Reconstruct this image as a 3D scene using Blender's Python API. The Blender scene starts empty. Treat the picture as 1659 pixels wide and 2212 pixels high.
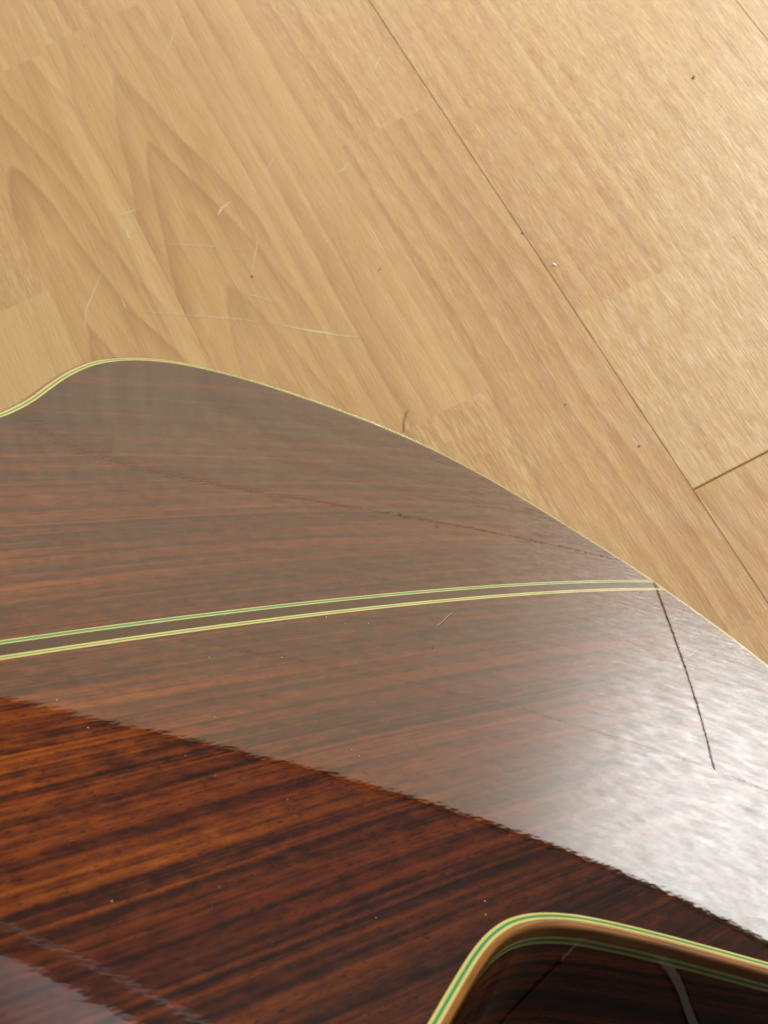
import bpy, bmesh, math, random
from mathutils import Matrix, Vector
import numpy as np

S = bpy.context.scene
COL = S.collection
random.seed(7)
MM = 0.001

# ------------------------------------------------------------------ camera
W = [[0.888603, -0.447548, 0.100425], [-0.4515, -0.814897, 0.363443], [-0.080822, -0.368299, -0.926188]]                      # rows: world axes seen by the camera (x right, y down, z forward)
CAM_H = 0.65758
cam_d = bpy.data.cameras.new("camera")
cam = bpy.data.objects.new("camera", cam_d)
COL.objects.link(cam)
S.camera = cam
cam_d.sensor_fit = 'VERTICAL'
cam_d.sensor_height = 24.0
cam_d.lens = 24.0 * 2885.87 / 2212.0
cam_d.clip_start = 0.01
cam_d.clip_end = 100
R = Matrix(((W[0][0], -W[0][1], -W[0][2]), (W[1][0], -W[1][1], -W[1][2]), (W[2][0], -W[2][1], -W[2][2])))
cam.matrix_world = Matrix.Translation((0, 0, CAM_H)) @ R.to_4x4()
cam_d.dof.use_dof = True
cam_d.dof.focus_distance = 0.42
cam_d.dof.aperture_fstop = 22.0

# ------------------------------------------------------------------ world, lamp, exposure
S.view_settings.view_transform = 'Standard'
S.view_settings.look = 'None'
S.view_settings.exposure = 0.0
S.view_settings.gamma = 1.0
wd = bpy.data.worlds.new("World")
S.world = wd
wd.use_nodes = True
bg = wd.node_tree.nodes['Background']
bg.inputs['Color'].default_value = (1.0, 0.965, 0.90, 1)
bg.inputs['Strength'].default_value = 0.31

ld = bpy.data.lights.new("window_light", 'AREA')
ld.shape = 'RECTANGLE'
ld.size, ld.size_y = 0.95, 0.95
ld.energy = 235
ld.color = (0.975, 0.99, 0.98)
lamp = bpy.data.objects.new("window_light", ld)
COL.objects.link(lamp)
ldir = Vector((0.80, 0.33, 0.52)).normalized()
lamp.location = Vector((0.4, 0.2, 0)) + ldir * 3.0
lamp.rotation_euler = ldir.to_track_quat('Z', 'Y').to_euler()

lb = bpy.data.lights.new("window_glow", 'AREA')          # the wide window pane around it
lb.shape = 'RECTANGLE'; lb.size, lb.size_y = 3.4, 2.2; lb.energy = 88; lb.color = (1.0, 0.94, 0.82)
lamp2 = bpy.data.objects.new("window_glow", lb); COL.objects.link(lamp2)
lamp2.location = (2.0, 3.4, 1.85)
lamp2.rotation_euler = Vector((0.55, 0.83, 0)).to_track_quat('Z', 'Y').to_euler()

S.cycles.max_bounces = 8
S.cycles.glossy_bounces = 5

# ------------------------------------------------------------------ node helper
class NT:
    def __init__(s, name):
        s.m = bpy.data.materials.new(name); s.m.use_nodes = True
        s.t = s.m.node_tree; s.n = s.t.nodes; s.l = s.t.links
        s.p = s.n['Principled BSDF']
    def put(s, sock, v):
        if v is None: return
        if isinstance(v, bpy.types.NodeSocket): s.l.new(v, sock)
        else:
            if isinstance(v, tuple) and len(v) == 3 and sock.type == 'RGBA': v = v + (1,)
            sock.default_value = v
    def math(s, op, a, b=None, c=None):
        n = s.n.new('ShaderNodeMath'); n.operation = op
        for i, v in enumerate((a, b, c)): s.put(n.inputs[i], v)
        return n.outputs[0]
    def add(s, a, b): return s.math('ADD', a, b)
    def sub(s, a, b): return s.math('SUBTRACT', a, b)
    def mul(s, a, b): return s.math('MULTIPLY', a, b)
    def xyz(s, v):
        n = s.n.new('ShaderNodeSeparateXYZ'); s.put(n.inputs[0], v); return n.outputs
    def vec(s, x, y, z=0.0):
        n = s.n.new('ShaderNodeCombineXYZ')
        for i, v in enumerate((x, y, z)): s.put(n.inputs[i], v)
        return n.outputs[0]
    def obj(s): return s.n.new('ShaderNodeTexCoord').outputs['Object']
    def attr(s, name):
        n = s.n.new('ShaderNodeAttribute'); n.attribute_name = name; return n.outputs['Fac']
    def noise(s, v, scale=1.0, detail=2.0, rough=0.5, dist=0.0):
        n = s.n.new('ShaderNodeTexNoise'); s.put(n.inputs['Vector'], v)
        n.inputs['Scale'].default_value = scale; n.inputs['Detail'].default_value = detail
        n.inputs['Roughness'].default_value = rough; n.inputs['Distortion'].default_value = dist
        return n.outputs[0]
    def ramp(s, f, stops, interp='LINEAR'):
        n = s.n.new('ShaderNodeValToRGB'); s.put(n.inputs[0], f); cr = n.color_ramp
        cr.interpolation = interp
        while len(cr.elements) < len(stops): cr.elements.new(0.5)
        for e, (p, c) in zip(cr.elements, stops):
            e.position = p
            e.color = (c, c, c, 1) if not isinstance(c, tuple) else c + (1,)
        return n.outputs[0]
    def mix(s, f, a, b, mode='MIX'):
        n = s.n.new('ShaderNodeMix'); n.data_type = 'RGBA'; n.blend_type = mode
        s.put(n.inputs[0], f); s.put(n.inputs[6], a); s.put(n.inputs[7], b)
        return n.outputs[2]
    def bump(s, h, strength, dist, prev=None):
        n = s.n.new('ShaderNodeBump'); n.inputs['Strength'].default_value = strength
        n.inputs['Distance'].default_value = dist; s.put(n.inputs['Height'], h)
        if prev is not None: s.put(n.inputs['Normal'], prev)
        return n.outputs[0]
    def set(s, **k):
        for a, v in k.items(): s.put(s.p.inputs[a.replace('_', ' ')], v)
        return s.m

# ------------------------------------------------------------------ materials
def lacquer_bump(t, u, v, amt=1.0):
    """orange peel of the lacquer, drawn out along the grain, and sunken pores"""
    wav = t.noise(t.vec(t.mul(u, 60.0), t.mul(v, 190.0)), 1.0, 0.0)
    b = t.bump(wav, 0.10 * amt, 0.00006)
    peel = t.noise(t.vec(t.mul(u, 420.0), t.mul(v, 900.0)), 1.0, 0.0)
    b = t.bump(peel, 0.10 * amt, 0.000028, b)
    return b

def rosewood(name, vertical=False, dark=1.0, shift=0.0):
    t = NT(name)
    o = t.xyz(t.obj())
    u = o[0]
    if vertical:                       # sides: the grain runs along the rim
        v = t.add(o[2], shift)
        u = t.add(u, t.mul(o[1], 0.6))
    else:                              # bookmatched halves
        v = t.add(t.math('ABSOLUTE', o[1]), shift)
    # slow wander of the grain
    wander = t.mul(t.sub(t.noise(t.vec(t.mul(u, 4.0), t.mul(v, 10.0)), 1.0, 1.0), 0.5), 0.008)
    fan = t.add(v, wander)
    s1 = t.noise(t.vec(t.mul(u, 2.2), t.mul(fan, 210.0)), 1.0, 3.0, 0.6)      # 3-6 mm streaks
    s2 = t.noise(t.vec(t.mul(u, 4.5), t.mul(fan, 760.0), 3.0), 1.0, 3.0, 0.6)  # fine lines
    broad = t.noise(t.vec(t.mul(u, 3.0), t.mul(fan, 34.0), 7.0), 1.0, 2.0)
    figure = t.noise(t.vec(t.mul(u, 120.0), t.mul(fan, 330.0), 11.0), 1.0, 4.0, 0.65)
    f = t.add(t.add(t.mul(s1, 0.48), t.mul(s2, 0.26)), t.mul(figure, 0.26))
    body = t.ramp(f, [(0.38, (0.0024, 0.0007, 0.0004)), (0.45, (0.012, 0.0021, 0.0006)),
                      (0.50, (0.036, 0.0052, 0.0009)), (0.57, (0.070, 0.0108, 0.0014)), (0.67, (0.120, 0.0220, 0.0025))])
    gold = t.ramp(f, [(0.37, (0.0040, 0.0009, 0.0003)), (0.45, (0.032, 0.0054, 0.0005)),
                      (0.52, (0.098, 0.0190, 0.0008)), (0.64, (0.200, 0.0480, 0.0014))])
    plainer = t.ramp(f, [(0.38, (0.0036, 0.0012, 0.0006)), (0.50, (0.018, 0.0046, 0.0014)), (0.64, (0.058, 0.0135, 0.0024))])
    gmask = t.ramp(broad, [(0.40, 0.0), (0.58, 0.95)])
    if not vertical: gmask = t.mul(gmask, t.ramp(t.add(u, t.mul(t.sub(broad, 0.5), 0.1)), [(0.25, 0.0), (0.36, 1.0)]))
    c = t.mix(gmask, body, gold)
    if not vertical:                   # plainer heartwood towards the outer edges of the plates
        c = t.mix(t.ramp(t.add(v, t.mul(t.sub(broad, 0.5), 0.10)), [(0.065, 0.0), (0.125, 0.75)]), c, plainer)
    pore = t.noise(t.vec(t.mul(u, 300.0), t.mul(fan, 1250.0)), 1.0, 1.0)
    c = t.mix(t.ramp(pore, [(0.31, 0.60), (0.38, 0.0)]), c, (0.0035, 0.0011, 0.0006))
    c = t.mix(t.math('MULTIPLY', t.sub(1.0, gmask), 0.30), c, (0.004, 0.0015, 0.0008))
    c = t.mix(1.0, c, (dark, dark, dark), 'MULTIPLY')
    t.set(Base_Color=c, Roughness=0.022, IOR=1.64, Normal=lacquer_bump(t, u, fan, 0.35 if vertical else 1.0))
    return t.m

def lacquered(name, col, col2=None, rough=0.06):
    t = NT(name)
    o = t.xyz(t.obj())
    n = t.noise(t.vec(t.mul(o[0], 60.0), t.mul(o[1], 60.0), t.mul(o[2], 900.0)), 1.0, 3.0, 0.6)
    c = t.mix(t.ramp(n, [(0.3, 0.0), (0.7, 1.0)]), col2 or tuple(x * 0.7 for x in col), col)
    t.set(Base_Color=c, Roughness=rough, IOR=1.6, Normal=lacquer_bump(t, o[0], o[1], 0.6))
    return t.m

M_BACK = rosewood("rosewood_back")
M_SIDE = rosewood("rosewood_side", True, 1.3, 0.3)
M_DARKSTRIP = lacquered("dark_centre_wood", (0.024, 0.0085, 0.0038), (0.014, 0.005, 0.0025))
M_BIND = lacquered("amber_binding", (0.160, 0.064, 0.011), (0.085, 0.030, 0.006), 0.12)
M_YEL = lacquered("pale_yellow_veneer", (0.30, 0.255, 0.078), (0.245, 0.20, 0.057))
M_GRN = lacquered("green_veneer", (0.026, 0.135, 0.050), (0.02, 0.105, 0.038))
M_SPRUCE = lacquered("spruce_top", (0.62, 0.40, 0.17))
M_CEDAR = lacquered("cedar_neck", (0.25, 0.10, 0.04))
M_EBONY = lacquered("ebony", (0.012, 0.010, 0.009))

def floor_mat():
    t = NT("beech_laminate")
    o = t.xyz(t.obj())
    x, y = o[0], o[1]
    seed, cx, ya, sl, tone, fl = (t.attr(a) for a in ('seed', 'cx', 'ya', 'slope', 'tone', 'fleck'))
    wob = t.noise(t.vec(t.mul(x, 16.0), t.mul(y, 5.0), seed), 1.0, 3.0, 0.55)
    dx = t.add(t.sub(x, cx), t.mul(t.sub(wob, 0.5), 0.020))
    r = t.math('SQRT', t.add(t.mul(dx, dx), 0.00003))
    ph = t.sub(r, t.mul(t.sub(ya, y), sl))
    vv = t.add(t.mul(ph, 78.0), t.mul(seed, 0.37))
    fr = t.math('FRACT', vv)
    band = t.ramp(fr, [(0.0, 0.0), (0.12, 0.05), (0.80, 0.75), (0.90, 1.0), (1.0, 0.0)])
    sel = t.noise(t.vec(t.math('FLOOR', vv), seed), 1.7, 0.0)
    band = t.mul(band, t.ramp(sel, [(0.3, 0.15), (0.65, 1.0)]))
    cloud = t.noise(t.vec(t.mul(x, 26.0), t.mul(y, 7.0), seed), 1.0, 3.0)
    streak = t.noise(t.vec(t.mul(x, 240.0), t.mul(y, 6.0), seed), 1.0, 3.0, 0.6)
    c = t.mix(t.mul(band, 0.85), (0.400, 0.238, 0.084), (0.245, 0.116, 0.036))
    c = t.mix(t.ramp(cloud, [(0.32, 0.0), (0.72, 0.45)]), c, (0.455, 0.300, 0.130))
    c = t.mix(t.ramp(streak, [(0.35, 0.45), (0.58, 0.0)]), c, (0.29, 0.145, 0.052))
    # short beech flecks
    d = t.noise(t.vec(t.mul(x, 1200.0), t.mul(y, 150.0), seed), 1.0, 1.5)
    dash = t.ramp(d, [(0.34, 1.0), (0.45, 0.0)])
    c = t.mix(t.mul(t.mul(dash, fl), 0.55), c, (0.22, 0.105, 0.040))
    lite = t.ramp(t.noise(t.vec(t.mul(x, 950.0), t.mul(y, 95.0), t.add(seed, 9.0)), 1.0, 1.5), [(0.55, 0.0), (0.66, 1.0)])
    c = t.mix(t.mul(t.mul(lite, fl), 0.40), c, (0.56, 0.40, 0.20))
    c = t.mix(t.math('MAXIMUM', tone, 0.0), c, (0.48, 0.325, 0.140))
    c = t.mix(t.math('MAXIMUM', t.mul(tone, -1.0), 0.0), c, (0.31, 0.160, 0.060))
    emb = t.noise(t.vec(t.mul(x, 1000.0), t.mul(y, 80.0), seed), 1.0, 2.0)
    c = t.mix(t.mul(fl, t.ramp(emb, [(0.38, 0.36), (0.50, 0.0)])), c, (0.29, 0.165, 0.075))
    c = t.mix(t.mul(fl, t.ramp(emb, [(0.55, 0.0), (0.68, 0.36)])), c, (0.58, 0.42, 0.235))
    b = t.bump(emb, 0.30, 0.0004)
    mott = t.noise(t.vec(t.mul(x, 170.0), t.mul(y, 45.0)), 1.0, 4.0, 0.65)
    ro = t.add(t.ramp(emb, [(0.3, 0.38), (0.7, 0.32)]), t.mul(t.sub(mott, 0.5), 0.34))
    mh = t.noise(t.vec(t.mul(x, 110.0), t.mul(y, 40.0), 4.0), 1.0, 2.0, 0.5)
    b = t.bump(mh, 0.2, 0.0004, b)
    t.set(Base_Color=c, Roughness=ro, IOR=1.8, Normal=b)
    return t.m
M_FLOOR = floor_mat()

def plain(name, col, rough=0.6, ns=60.0, var=0.25):
    t = NT(name)
    n = t.noise(t.obj(), ns, 4.0, 0.6)
    c = t.mix(t.ramp(n, [(0.3, 0.0), (0.7, 1.0)]), tuple(k * (1 - var) for k in col), col)
    t.set(Base_Color=c, Roughness=rough)
    return t.m
M_SUB = plain("joint_dirt", (0.52, 0.37, 0.20), 0.9)
M_BACKDROP = plain("backdrop_dark", (0.030, 0.022, 0.018), 0.6, 12.0)  # for the added unseen backdrop that the guitar's side mirrors
M_RUG = plain("dark_rug", (0.012, 0.010, 0.010), 0.95, 300.0)
M_BORDER = plain("grey_rug_border", (0.40, 0.38, 0.40), 0.95, 200.0)
M_RAIL = plain("pale_rug_stripe", (0.22, 0.20, 0.20), 0.9)
M_SCR = plain("pale_scratch", (0.56, 0.43, 0.24), 0.5, 400.0)
M_DUST = plain("dust_grey", (0.75, 0.70, 0.62), 0.9)
M_CRUMB = plain("brown_crumb", (0.24, 0.14, 0.075), 0.8, 900.0)
M_LINT = plain("grey_lint", (0.20, 0.155, 0.095), 0.9, 900.0)
M_HAIR = plain("pale_brown_hair", (0.40, 0.30, 0.17), 0.5)
M_CHIP = plain("white_chip", (0.85, 0.83, 0.78), 0.7, 900.0)

# ------------------------------------------------------------------ mesh helpers
def mesh_obj(name, verts, faces, mat, parent=None, smooth=False):
    me = bpy.data.meshes.new(name)
    me.from_pydata(verts, [], faces)
    me.materials.append(mat)
    if smooth:
        me.polygons.foreach_set('use_smooth', [True] * len(me.polygons))
    me.update()
    o = bpy.data.objects.new(name, me)
    COL.objects.link(o)
    if parent is not None: o.parent = parent
    return o

def tag(o, label=None, cat=None, group=None, kind=None):
    for k, v in (('label', label), ('category', cat), ('group', group), ('kind', kind)):
        if v: o[k] = v
    return o

def box_bm(bm, x0, x1, y0, y1, z0, z1):
    vs = [bm.verts.new(p) for p in ((x0,y0,z0),(x1,y0,z0),(x1,y1,z0),(x0,y1,z0),(x0,y0,z1),(x1,y0,z1),(x1,y1,z1),(x0,y1,z1))]
    for f in ((0,3,2,1),(4,5,6,7),(0,1,5,4),(1,2,6,5),(2,3,7,6),(3,0,4,7)): bm.faces.new([vs[i] for i in f])

def bm_obj(name, bm, mat, parent=None, smooth=False, bevel=0.0):
    if bevel:
        bmesh.ops.bevel(bm, geom=bm.edges[:], offset=bevel, segments=2, affect='EDGES', profile=0.5)
    bmesh.ops.recalc_face_normals(bm, faces=bm.faces[:])
    me = bpy.data.meshes.new(name); bm.to_mesh(me); bm.free()
    me.materials.append(mat)
    if smooth: me.polygons.foreach_set('use_smooth', [True] * len(me.polygons))
    o = bpy.data.objects.new(name, me); COL.objects.link(o)
    if parent is not None: o.parent = parent
    return o

# ------------------------------------------------------------------ floor: laminate planks, each a piece of its own
X0, Y0, PW, PL = 219.6, 190.7, 193.0, 1285.0
RUG_X = 593.0
sub = mesh_obj("floor", [(-2.2,-1.9,-0.0014),(3.7,-1.9,-0.0014),(3.7,7.6,-0.0014),(-2.2,7.6,-0.0014)], [(0,1,2,3)], M_SUB)
tag(sub, kind='structure')

# block ends of the printed strips that the photograph shows: {(plank column, strip): [y, ...]}
KNOWN = {(-1, 0): [645.0, 160.0], (-1, 1): [660.0, 295.0, -40.0], (-1, 2): [480.0, 117.0], (0, 0): [312.0, 700.0], (0, 1): [560.0, 120.0],
         (-2, 1): [477.0, 900.0], (-2, 2): [640.0, 210.0]}
# look of single blocks: (column, strip, block index from the low end) -> cx offset from strip centre, apex y, slope, tone, fleck
LOOK = {(-1, 0, 645.0): (-3.0, 533.0, 0.22, -0.10, 0.0), (-2, 2, 640.0): (-21.0, 480.0, 0.20, 0.0, 0.0),
        (-2, 1, 477.0): (90.0, 0.0, 0.03, 0.45, 0.1), (-1, 1, 660.0): (60.0, 0.0, 0.02, 0.12, 0.1),
        (-1, 1, 295.0): (110.0, 0.0, 0.03, -0.05, 0.9), (-1, 2, 480.0): (-70.0, 0.0, 0.03, -0.12, 0.4), (-1, 2, 1600.0): (-50.0, 560.0, 0.10, -0.05, 0.2),
        (0, 0, 700.0): (130.0, 0.0, 0.02, 0.0, 0.6), (0, 0, 312.0): (120.0, 0.0, 0.03, 0.22, 0.9), (0, 1, 560.0): (150.0, 0.0, 0.02, 0.10, 0.9)}

def plank(col, y0, y1, name="plank"):
    xa = X0 + PW * col
    bm = bmesh.new()
    L = {k: bm.faces.layers.float.new(k) for k in ('seed', 'cx', 'ya', 'slope', 'tone', 'fleck')}
    g, ch = 0.02, 0.7
    cl = 0.03 if col == -1 else 0.16
    cr = 0.03 if col == -2 else 0.32
    dz = random.uniform(-0.05, 0.05)
    xl, xr, ya, yb = xa + (0.012 if col == -1 else g), xa + PW - (0.012 if col == -2 else g), y0 + 0.10, y1 - 0.10
    def quad(pts, vals):
        f = bm.faces.new([bm.verts.new((p[0]*MM, p[1]*MM, (p[2]+dz)*MM)) for p in pts])
        for k, v in zip(('seed', 'cx', 'ya', 'slope', 'tone', 'fleck'), vals): f[L[k]] = v
    base = (random.uniform(0, 50), 9.0, 0.0, 0.02, -0.12, 0.0)
    for s in range(3):
        sx0 = max(xa + 64.33 * s, xl + cl); sx1 = min(xa + 64.33 * (s + 1), xr - cr)
        ends = sorted(e for e in KNOWN.get((col, s), []) if ya + 30 < e < yb - 30)
        cuts = [ya + ch] + ends
        while yb - cuts[-1] > 620 or (not ends and len(cuts) == 1):
            nx = cuts[-1] + random.uniform(280, 460)
            if yb - nx < 60: break
            cuts.append(nx)
        lo = []
        while cuts[1:] and cuts[1] - cuts[0] > 620:
            cuts.insert(1, cuts[1] - random.uniform(300, 460))
        cuts = sorted(cuts) + [yb - ch]
        for a, b in zip(cuts[:-1], cuts[1:]):
            mid = (sx0 + sx1) / 2
            key = next((k for k in LOOK if k[0] == col and k[1] == s and abs(k[2] - b) < 1.0), None)
            if key: c, yy, sl, tn, fl = LOOK[key]
            else:
                cath = random.random() < 0.3
                c = random.uniform(-15, 15) if cath else random.choice((-1, 1)) * random.uniform(60, 160)
                yy = random.uniform(a, b) ; sl = random.choice((-1, 1)) * (random.uniform(0.12, 0.25) if cath else random.uniform(0.01, 0.04))
                tn = random.uniform(-0.14, 0.22); fl = random.uniform(0.1, 0.8)
            sd = random.uniform(0, 50)
            parts = [(sx0, sx1, tn)]
            if (col, s) == (-2, 2) and b < 700: parts = [(sx0, sx1 - 13, tn), (sx1 - 13, sx1 - 10, tn + 0.15), (sx1 - 10, sx1 - 3.5, 0.42), (sx1 - 3.5, sx1, 0.22)]    # pale sapwood edge
            if (col, s) == (0, 0) and a < 400: parts = [(sx0, sx1 - 5, tn), (sx1 - 5, sx1 - 2, tn + 0.15), (sx1 - 2, sx1, 0.4)]
            for p0, p1, tt in parts:
                quad([(p0,a,0),(p1,a,0),(p1,b,0),(p0,b,0)], (sd, (mid + c)*MM, yy*MM, sl, tt, fl))
    # chamfers and edges
    quad([(xl,ya,-ch),(xr,ya,-ch),(xr-cr,ya+ch,0),(xl+cl,ya+ch,0)], base)
    quad([(xr,yb,-ch),(xl,yb,-ch),(xl+cl,yb-ch,0),(xr-cr,yb-ch,0)], base)
    quad([(xl,yb,-ch),(xl,ya,-ch),(xl+cl,ya+ch,0),(xl+cl,yb-ch,0)], base)
    quad([(xr,ya,-ch),(xr,yb,-ch),(xr-cr,yb-ch,0),(xr-cr,ya+ch,0)], base)
    h = -8
    quad([(xl,ya,h),(xr,ya,h),(xr,ya,-ch),(xl,ya,-ch)], base); quad([(xr,yb,h),(xl,yb,h),(xl,yb,-ch),(xr,yb,-ch)], base)
    quad([(xl,yb,h),(xl,ya,h),(xl,ya,-ch),(xl,yb,-ch)], base); quad([(xr,ya,h),(xr,yb,h),(xr,yb,-ch),(xr,ya,-ch)], base)
    me = bpy.data.meshes.new(name); bm.to_mesh(me); bm.free(); me.materials.append(M_FLOOR)
    o = bpy.data.objects.new(name, me); COL.objects.link(o); o.parent = sub
    return o

for col in range(-11, 18):
    off = {0: Y0, -1: Y0 - 640.0, 1: Y0 - 430.0, -2: Y0 - 210.0}.get(col, Y0 + random.uniform(0, PL))
    y = off - PL * 3
    while y < 7000:
        a, b = y, y + PL
        y += PL
        if b < -1800: continue
        plank(col, max(a, -1850), b)

# thin pale scratches and scuffs in the laminate
def ribbon(pts, w, z=0.12):
    vs, fs = [], []
    P = [Vector((p[0], p[1])) for p in pts]
    Q = []
    for a, b in zip(P[:-1], P[1:]):
        for k in range(4): Q.append(a.lerp(b, k/4) + Vector((random.uniform(-.3,.3), random.uniform(-.3,.3))))
    Q.append(P[-1])
    n = len(Q)
    for i, p in enumerate(Q):
        d = (Q[min(i+1,n-1)] - Q[max(i-1,0)]).normalized(); nn = Vector((-d.y, d.x))
        ww = w * 0.5 * (0.15 + math.sin(math.pi * min(max(i/(n-1), .03), .97)) * random.uniform(0.6, 1.1))
        for sg in (-1, 1):
            q = p + nn * ww * sg; vs.append((q.x*MM, q.y*MM, z*MM))
    for i in range(n-1): fs.append((2*i, 2*i+1, 2*i+3, 2*i+2))
    return vs, fs
SCR = [([(-2.9,474.4),(-22.3,454.2),(-30.4,439.6)],0.8),([(17.9,502.8),(25.1,501.9),(31.7,501.4)],1.2),([(18.7,494.0),(17.7,487.2),(18.7,482.5)],1.3),
 ([(69.9,473.3),(74.7,476.5),(81.6,478.4)],1.3),([(-8.0,444.3),(48.6,406.0),(67.9,390.7)],0.5),([(67.9,390.7),(85.6,375.6),(107.5,357.7)],1.0),
 ([(26.7,477.3),(52.0,459.7),(81.4,438.6)],0.5),([(61.6,418.3),(75.9,401.4)],0.5),([(86.7,451.0),(79.3,438.9),(71.4,427.3)],0.6),
 ([(143.8,464.9),(148.6,464.6),(155.0,467.5)],0.9),([(196.4,519.0),(206.4,528.4)],0.6),([(118.7,494.9),(112.1,489.7),(105.9,484.7)],0.5),
 ([(110.5,624.0),(97.8,606.0),(86.2,594.1)],0.5),([(-1.8,450.4),(-2.4,442.0)],0.9)]
for p, w in SCR:
    v, f = ribbon(p, w*0.85)
    mesh_obj("scratch", v, f, M_SCR, sub)

# crumbs and fibres lying on the floor
def crumb(x, y, a, b, rot, mat, label, cat="crumb", name="crumb"):
    bm = bmesh.new()
    bmesh.ops.create_icosphere(bm, subdivisions=2, radius=1.0)
    for v in bm.verts:
        k = 1 + random.uniform(-0.22, 0.22)
        v.co = Vector((v.co.x*a*k, v.co.y*b*k, max(v.co.z, -0.5)*min(a, b)*0.6*k)) * MM
    o = bm_obj(name, bm, mat)
    o.location = (x*MM, y*MM, min(a, b)*0.31*MM); o.rotation_euler = (0, 0, rot)
    tag(o, label, cat, "crumbs on the floor")
crumb(360.2, 417.6, 1.7, 0.9, 0.6, M_CRUMB, "brown flat crumb lying alone near the upper right of the floor")
crumb(219.4, 373.3, 0.9, 0.6, 0.2, M_LINT, "small dark crumb lying in the long plank seam")
crumb(224.5, 345.9, 1.2, 0.6, 2.2, M_CHIP, "tiny white chip beside the long plank seam", "chip", "chip")
crumb(186.5, 266.5, 0.9, 0.4, 0.1, M_CRUMB, "small brown crumb between guitar edge and seam, nearer the hair-like fibre")
crumb(208.2, 226.1, 0.8, 0.6, 0.1, M_CRUMB, "round brown crumb close to the seam, just above the plank end joint")
crumb(136.8, 392.6, 1.7, 0.35, 0.5, M_LINT, "thin dark sliver lying mid floor above the guitar bout")
crumb(70.7, 425.2, 0.7, 0.6, 0.1, M_LINT, "tiny grey speck lying left of the dark sliver on the floor")

def strand(name, pts, r, mat, parent=None):
    cu = bpy.data.curves.new(name, 'CURVE'); cu.dimensions = '3D'; cu.bevel_depth = r*MM; cu.bevel_resolution = 2
    sp = cu.splines.new('NURBS'); sp.points.add(len(pts)-1); sp.order_u = 3; sp.use_endpoint_u = True
    for p, q in zip(sp.points, pts): p.co = (q[0]*MM, q[1]*MM, q[2]*MM, 1)
    cu.materials.append(mat)
    tmp = bpy.data.objects.new(name, cu); COL.objects.link(tmp)
    me = bpy.data.meshes.new_from_object(tmp.evaluated_get(bpy.context.evaluated_depsgraph_get()))
    bpy.data.objects.remove(tmp)
    o = bpy.data.objects.new(name, me); COL.objects.link(o)
    if parent is not None: o.parent = parent
    return o
tag(strand("fibre", [(110.5,305.2,0.5),(107.6,303.0,0.9),(104.6,298.6,0.8),(102.5,294.6,0.5)], 0.22, M_LINT),
    "short dark curved fibre lying on the floor beside the guitar's rounded edge", "fibre")

# ------------------------------------------------------------------ dark rug beside the guitar, mirrored in its back
rug = bpy.data.objects.new("rug", None); COL.objects.link(rug)
rug.location = (RUG_X*MM, 0, 0)
tag(rug, "flat dark rug with one thin pale stripe and grey border, mirrored in the guitar back", "rug")
bm = bmesh.new(); box_bm(bm, 0, 0.98, -1.8, 6.8, 0.0002, 0.0030); bm_obj("pile", bm, M_RUG, rug, bevel=0.001)
bm = bmesh.new(); box_bm(bm, 0.790, 0.812, -1.795, 6.795, 0.002, 0.0036); bm_obj("stripe", bm, M_RAIL, rug, bevel=0.0005)
bm = bmesh.new(); box_bm(bm, 0.981, 1.95, -1.8, 6.8, 0.0002, 0.0030); bm_obj("border", bm, M_BORDER, rug, bevel=0.001)

# ------------------------------------------------------------------ added dark backdrop, unseen, put there so the guitar's side mirrors dark
backdrop = bpy.data.objects.new("backdrop", None); COL.objects.link(backdrop); backdrop.location = (0.041, -0.245, 0); backdrop['kind'] = 'structure'
for xa, xb in ((-2.2, -0.0018), (0.0018, 3.6)):
    bm = bmesh.new(); box_bm(bm, xa, xb, -0.05, 0.0, 0.0, 2.3); bm_obj("backdrop_half", bm, M_BACKDROP, backdrop, bevel=0.001)
bm = bmesh.new(); box_bm(bm, -0.0016, 0.0016, -0.04, 0.001, 0.25, 2.3); bm_obj("pale_strip", bm, M_RAIL, backdrop)  # pale strip added to the backdrop, mirrored as a thin bright line

# ------------------------------------------------------------------ the guitar
GM = [[-0.66281, 0.333882, 0.670229], [-0.006766, -0.897719, 0.440517], [0.748757, 0.287444, 0.597276]]
GT = [159.119, 136.315, 98.599]
KC = [-1.5672, 1.7456, -5.9297, 0.7123, 2.1266, -0.8723, 5.4092, -0.0144, 6.3066, 6.984]
guitar = bpy.data.objects.new("classical_guitar", None)
COL.objects.link(guitar)
guitar.empty_display_size = 0.1
guitar.matrix_world = Matrix.Translation(Vector(GT)*MM) @ Matrix(GM).to_4x4()
tag(guitar, "glossy dark rosewood guitar seen from behind, with yellow and green inlay lines", "guitar")

MON = [(2,0),(0,2),(0,3),(2,1),(0,4),(4,0),(2,2),(3,0),(1,2),(1,1)]
def dome(u, v):
    """height of the arched back and its slopes, in mm"""
    U = (u-242)/242; V = v/180
    z = -(v*v/6000 + (u-242)**2/8000); zu = -(u-242)/4000; zv = -v/3000
    for (a, b), c in zip(MON, KC):
        z = z + c*U**a*V**b
        if a: zu = zu + c*a*U**(a-1)*V**b/242
        if b: zv = zv + c*b*U**a*V**(b-1)/180
    return z, zu, zv

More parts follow.
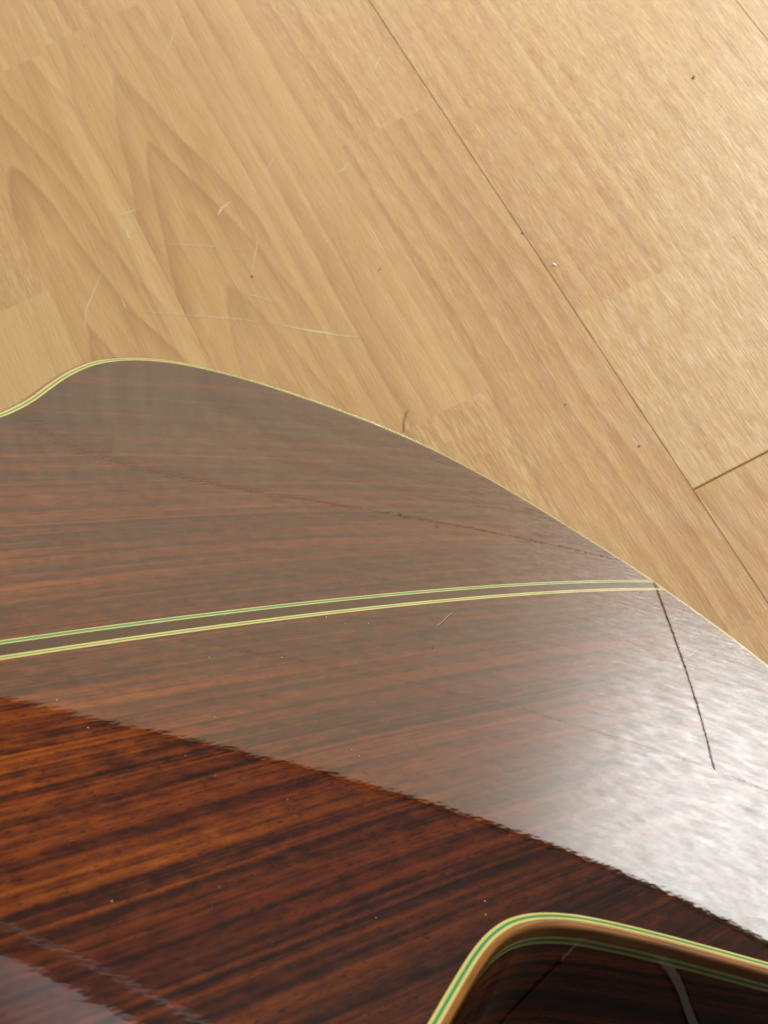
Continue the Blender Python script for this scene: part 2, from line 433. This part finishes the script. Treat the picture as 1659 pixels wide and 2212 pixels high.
FAR = [(-0.2,0.0),(-0.0,12.0),(0.9,24.3),(2.5,37.5),(4.6,51.6),(7.1,67.0),(10.9,83.6),(16.3,99.7),(23.8,114.4),(33.2,127.2),(43.8,138.2),(55.4,147.8),(67.9,156.5),(81.1,164.5),(94.5,171.6),(107.8,177.6),(120.9,182.1),(133.9,185.3),(147.0,186.8),(160.6,186.5),(174.8,184.0),(188.7,179.4),(201.7,172.7),(214.2,164.7),(226.5,155.6),(238.7,146.3),(250.1,138.7),(260.3,133.0),(269.6,129.3),(278.2,128.0),(286.6,128.7),(295.3,130.8),(304.4,134.2),(314.4,138.2),(325.4,142.5),(337.0,146.4),(349.3,149.6),(361.7,151.7),(373.5,152.3),(384.6,151.4),(395.8,149.4),(406.9,146.4),(418.1,141.9),(429.4,135.5),(440.4,127.5),(450.3,117.8),(459.2,106.6),(466.8,93.8),(473.0,79.5),(477.9,64.5),(481.4,49.3),(483.7,34.4),(485.0,20.8),(485.5,7.5)]
NEAR = [(-0.2,0.0),(0.3,12.0),(0.8,24.3),(1.8,37.6),(3.5,51.8),(6.3,67.1),(10.6,83.6),(16.4,99.7),(24.1,114.1),(33.3,127.1),(43.8,138.3),(55.3,148.0),(67.7,156.7),(81.0,164.7),(94.5,171.7),(107.8,177.5),(120.9,182.1),(133.9,185.3),(147.0,186.9),(160.6,186.5),(174.8,183.9),(188.7,179.3),(201.6,172.5),(213.9,164.2),(226.4,155.4),(238.9,146.6),(250.3,138.9),(260.3,132.9),(269.6,129.2),(278.2,127.8),(286.6,128.6),(295.3,130.9),(304.4,134.2),(314.4,138.1),(325.4,142.4),(337.0,146.4),(349.3,149.6),(361.7,151.7),(373.5,152.3),(384.6,151.4),(395.8,149.4),(406.9,146.4),(418.1,141.9),(429.4,135.5),(440.4,127.5),(450.3,117.8),(459.2,106.6),(466.8,93.8),(473.0,79.5),(477.9,64.5),(481.4,49.3),(483.7,34.4),(485.0,20.8),(485.5,7.5)]
def spline(P, n):
    P = np.array(P, float)
    Q = np.vstack([[P[1][0], -P[1][1]], P, [P[-2][0], -P[-2][1]]])
    out = []
    for i in range(1, len(Q)-2):
        p0, p1, p2, p3 = Q[i-1:i+3]
        for t in np.arange(6)/6.0:
            out.append(.5*(2*p1+(p2-p0)*t+(2*p0-5*p1+4*p2-p3)*t*t+(3*p1-p0-3*p2+p3)*t**3))
    out.append(P[-1]); out = np.array(out)
    s = np.r_[0, np.cumsum(np.hypot(*np.diff(out, axis=0).T))]
    q = np.linspace(0, s[-1], n)
    return np.c_[np.interp(q, s, out[:, 0]), np.interp(q, s, out[:, 1])]
NS = 420
far_c = spline(FAR, NS); near_c = spline(NEAR, NS)
def inward(C):
    T = np.gradient(C, axis=0); T /= np.hypot(*T.T)[:, None]
    n = np.c_[T[:, 1], -T[:, 0]]
    n[0] = (1, 0); n[-1] = (-1, 0)
    return n
fn = inward(far_c); nn = inward(near_c)
# the traced far line is the outer purfling edge: the rim lies a little outside it
grow = np.interp(far_c[:, 0], [0, 60, 180, 485], [0.3, 0.5, 1.4, 1.5])
far_c = far_c - fn*grow[:, None]
far_c[0] = near_c[0]; far_c[-1] = near_c[-1]

def half(inset, side):
    C, n = (far_c, fn) if side < 0 else (near_c, nn)
    P = C + n*inset
    P[:, 1] = np.maximum(P[:, 1], 0)
    return np.c_[P[:, 0], side*P[:, 1]]
def loop(inset):
    a = half(inset, 1); b = half(inset, -1)
    return np.vstack([a, b[-2:0:-1]])     # tail -> near side -> neck -> far side -> tail
def rim_depth(u): return 98.0 - 5.0*u/485.0

def ring(name, profile, mat, smooth=True):
    """sweeps a profile of (inset, drop) round the body; drop 'T' is the line of the top plate"""
    rows = []
    base = loop(0.0)
    for ins, dz in profile:
        P = loop(ins) if ins else base
        z = dome(P[:, 0], P[:, 1])[0]
        zz = np.array([-11.0 - rim_depth(u) for u in P[:, 0]]) if dz == 'T' else z - dz
        rows.append(np.c_[P, zz])
    n = len(base); V = np.vstack(rows)*MM
    F = []
    for r in range(len(rows)-1):
        for i in range(n):
            j = (i+1) % n
            F.append((r*n+i, r*n+j, (r+1)*n+j, (r+1)*n+i))
    return mesh_obj(name, V.tolist(), [f[::-1] for f in F], mat, guitar, smooth)

# rim, from outside in: binding with rolled edge, yellow / green / yellow purfling, back plate
ring("binding", [(1.62, 0.3), (1.60, 0.0), (1.25, 0.02), (0.85, 0.10), (0.5, 0.28), (0.22, 0.58), (0.05, 1.0), (0.0, 1.5), (0.0, 3.6)], M_BIND)
def line_ring(a, b, mat):
    return ring("purfling", [(a, 0.3), (a + 0.02, 0.0), (b - 0.02, 0.0), (b, 0.3)], mat, False)
line_ring(1.60, 2.35, M_YEL); line_ring(2.35, 3.00, M_GRN); line_ring(3.00, 3.75, M_YEL)
ring("purfling", [(0.0, 3.6), (0.0, 4.35)], M_YEL); ring("purfling", [(0.0, 4.35), (0.0, 5.05)], M_GRN); ring("purfling", [(0.0, 5.05), (0.0, 5.8)], M_YEL)
ring("side", [(0.0, 5.8), (0.0, 12.0), (0.0, 40.0), (0.0, 'T')], M_SIDE)

HW = 4.05       # half the width of the whole centre inlay
def plate(name, side, mat):
    C = half(3.75, side)
    keep = [i for i in range(NS) if abs(C[i, 1]) > HW + 0.2]
    C = C[keep]
    # the first and last columns reach the ends of the inlay
    NV = 44
    V, Nn = [], []
    for u, w in C:
        for k in range(NV+1):
            v = side*(HW + (abs(w)-HW)*k/NV)
            z, zu, zv = dome(u, v)
            V.append((u*MM, v*MM, z*MM)); q = Vector((-zu, -zv, 1)).normalized(); Nn.append(q)
    F = []
    for i in range(len(C)-1):
        for k in range(NV):
            a = i*(NV+1)+k; f = (a, a+NV+1, a+NV+2, a+1)
            F.append(f if side > 0 else f[::-1])
    o = mesh_obj(name, V, F, mat, guitar, True)
    o.data.normals_split_custom_set_from_vertices(Nn)
    return o
plate("back_plate", -1, M_BACK); plate("back_plate", 1, M_BACK)

u_lo, u_hi = near_c[0, 0] + 3.75, near_c[-1, 0] - 3.75
def inlay(name, v0, v1, mat):
    V, F, Nn = [], [], []
    n = 160
    for i in range(n+1):
        u = u_lo + (u_hi-u_lo)*i/n
        for v in (v0, (v0+v1)/2, v1):
            z, zu, zv = dome(u, v); V.append((u*MM, v*MM, z*MM)); Nn.append(Vector((-zu, -zv, 1)).normalized())
    for i in range(n):
        for k in (0, 1):
            a = 3*i+k; F.append((a, a+3, a+4, a+1))
    o = mesh_obj(name, V, F, mat, guitar, True)
    o.data.normals_split_custom_set_from_vertices(Nn)
for a, b, m in ((-4.05, -3.65, M_YEL), (-3.65, -2.75, M_GRN), (-2.75, -2.30, M_YEL), (2.30, 2.95, M_YEL), (2.95, 3.40, M_GRN), (3.40, 4.05, M_YEL)):
    inlay("inlay_line", a, b, m)
inlay("centre_strip", -2.30, 2.30, M_DARKSTRIP)

# soundboard, fingerboard, neck, heel and headstock (behind the back and beyond the frame)
P = loop(0.0)
V = [(u*MM, v*MM, (-11.0-rim_depth(u))*MM) for u, v in P]
cen = np.mean(P, axis=0)
V.append((cen[0]*MM, cen[1]*MM, (-11.0-rim_depth(cen[0]))*MM))
n = len(P)
mesh_obj("soundboard", V, [((i+1) % n, i, n) for i in range(n)][::-1], M_SPRUCE, guitar)
zt = -11.0 - 93.0
bm = bmesh.new(); box_bm(bm, .330, .806, -.029, .029, (zt-7)*MM, (zt-0.5)*MM); bm_obj("fingerboard", bm, M_EBONY, guitar, bevel=0.0015)
def loft(name, secs, mat):
    V, F = [], []
    m = 20
    for u, hw, z0, z1 in secs:
        for k in range(m):
            a = 2*math.pi*k/m
            V.append((u*MM, hw*math.cos(a)*MM, ((z0+z1)/2 + (z1-z0)/2*math.sin(a))*MM))
    for i in range(len(secs)-1):
        for k in range(m):
            j = (k+1) % m; F.append((i*m+k, i*m+j, (i+1)*m+j, (i+1)*m+k))
    F.append(tuple(range(m))[::-1]); F.append(tuple((len(secs)-1)*m+k for k in range(m)))
    o = mesh_obj(name, V, F, mat, guitar, True)
    return o
loft("heel", [(480,16,zt+1,-24),(490,17,zt+1,-24),(500,19,zt+1,-45),(512,23,zt+1,-72),(525,27,zt+1,-84)], M_CEDAR)
loft("neck", [(515,29,zt,-80),(560,29,zt,-81),(700,27.5,zt,-82.5),(800,26,zt,-83.5),(815,26,zt-1,-85)], M_CEDAR)
bm = bmesh.new(); box_bm(bm, .808, 1.0, -.036, .036, (zt-4)*MM, (zt+16)*MM); bm_obj("headstock", bm, M_CEDAR, guitar, bevel=0.004)

# ------------------------------------------------------------------ dust and a hair on the lacquer
DUST = [(206.5,-61.1),(202.5,-57.3),(214.9,-54.7),(283.0,16.4),(260.0,21.5),(270.2,28.2),(222.2,9.6),(212.4,11.1),(262.4,-1.8),(236.7,-1.5),(226.1,5.2),(288.4,-67.8),(336.1,22.9),(300.5,40.2),(335.3,34.9),(316.6,60.0),(304.6,73.0),(364.6,86.2),(246.6,46.9),(271.5,62.4),(271.4,65.1),(291.5,56.1),(280.5,117.7),(284.1,120.9),(250.1,55.6),(205.2,147.1)]
bm = bmesh.new()
GW = guitar.matrix_world.copy()
rnd = random.Random(3)
spots = [(u, v, rnd.uniform(0.06, 0.15)) for u, v in DUST]
for _ in range(60):
    spots.append((rnd.uniform(20, 360), rnd.uniform(-120, 120), rnd.uniform(0.03, 0.07)))
for u, v, r in spots:
    z = dome(u, v)[0]
    g = bmesh.ops.create_icosphere(bm, subdivisions=1, radius=r*MM)
    for w in g['verts']:
        w.co = GW @ (Vector((w.co.x*rnd.uniform(0.6, 1.5), w.co.y*rnd.uniform(0.6, 1.3), w.co.z*0.7)) + Vector((u, v, z + r*0.4))*MM)
o = bm_obj("dust", bm, M_DUST)
tag(o, "fine pale dust specks scattered over the glossy guitar back", "dust", kind='stuff')
def onback(u, v, h): return GW @ (Vector((u, v, dome(u, v)[0] + h))*MM) / MM
tag(strand("hair", [tuple(onback(*q)) for q in ((184.4,16.9,0.1),(179.5,15.4,0.5),(173.8,12.6,0.5),(168.3,10.6,0.1))], 0.05, M_HAIR),
    "short pale hair lying on the guitar back just below the green centre lines", "hair")
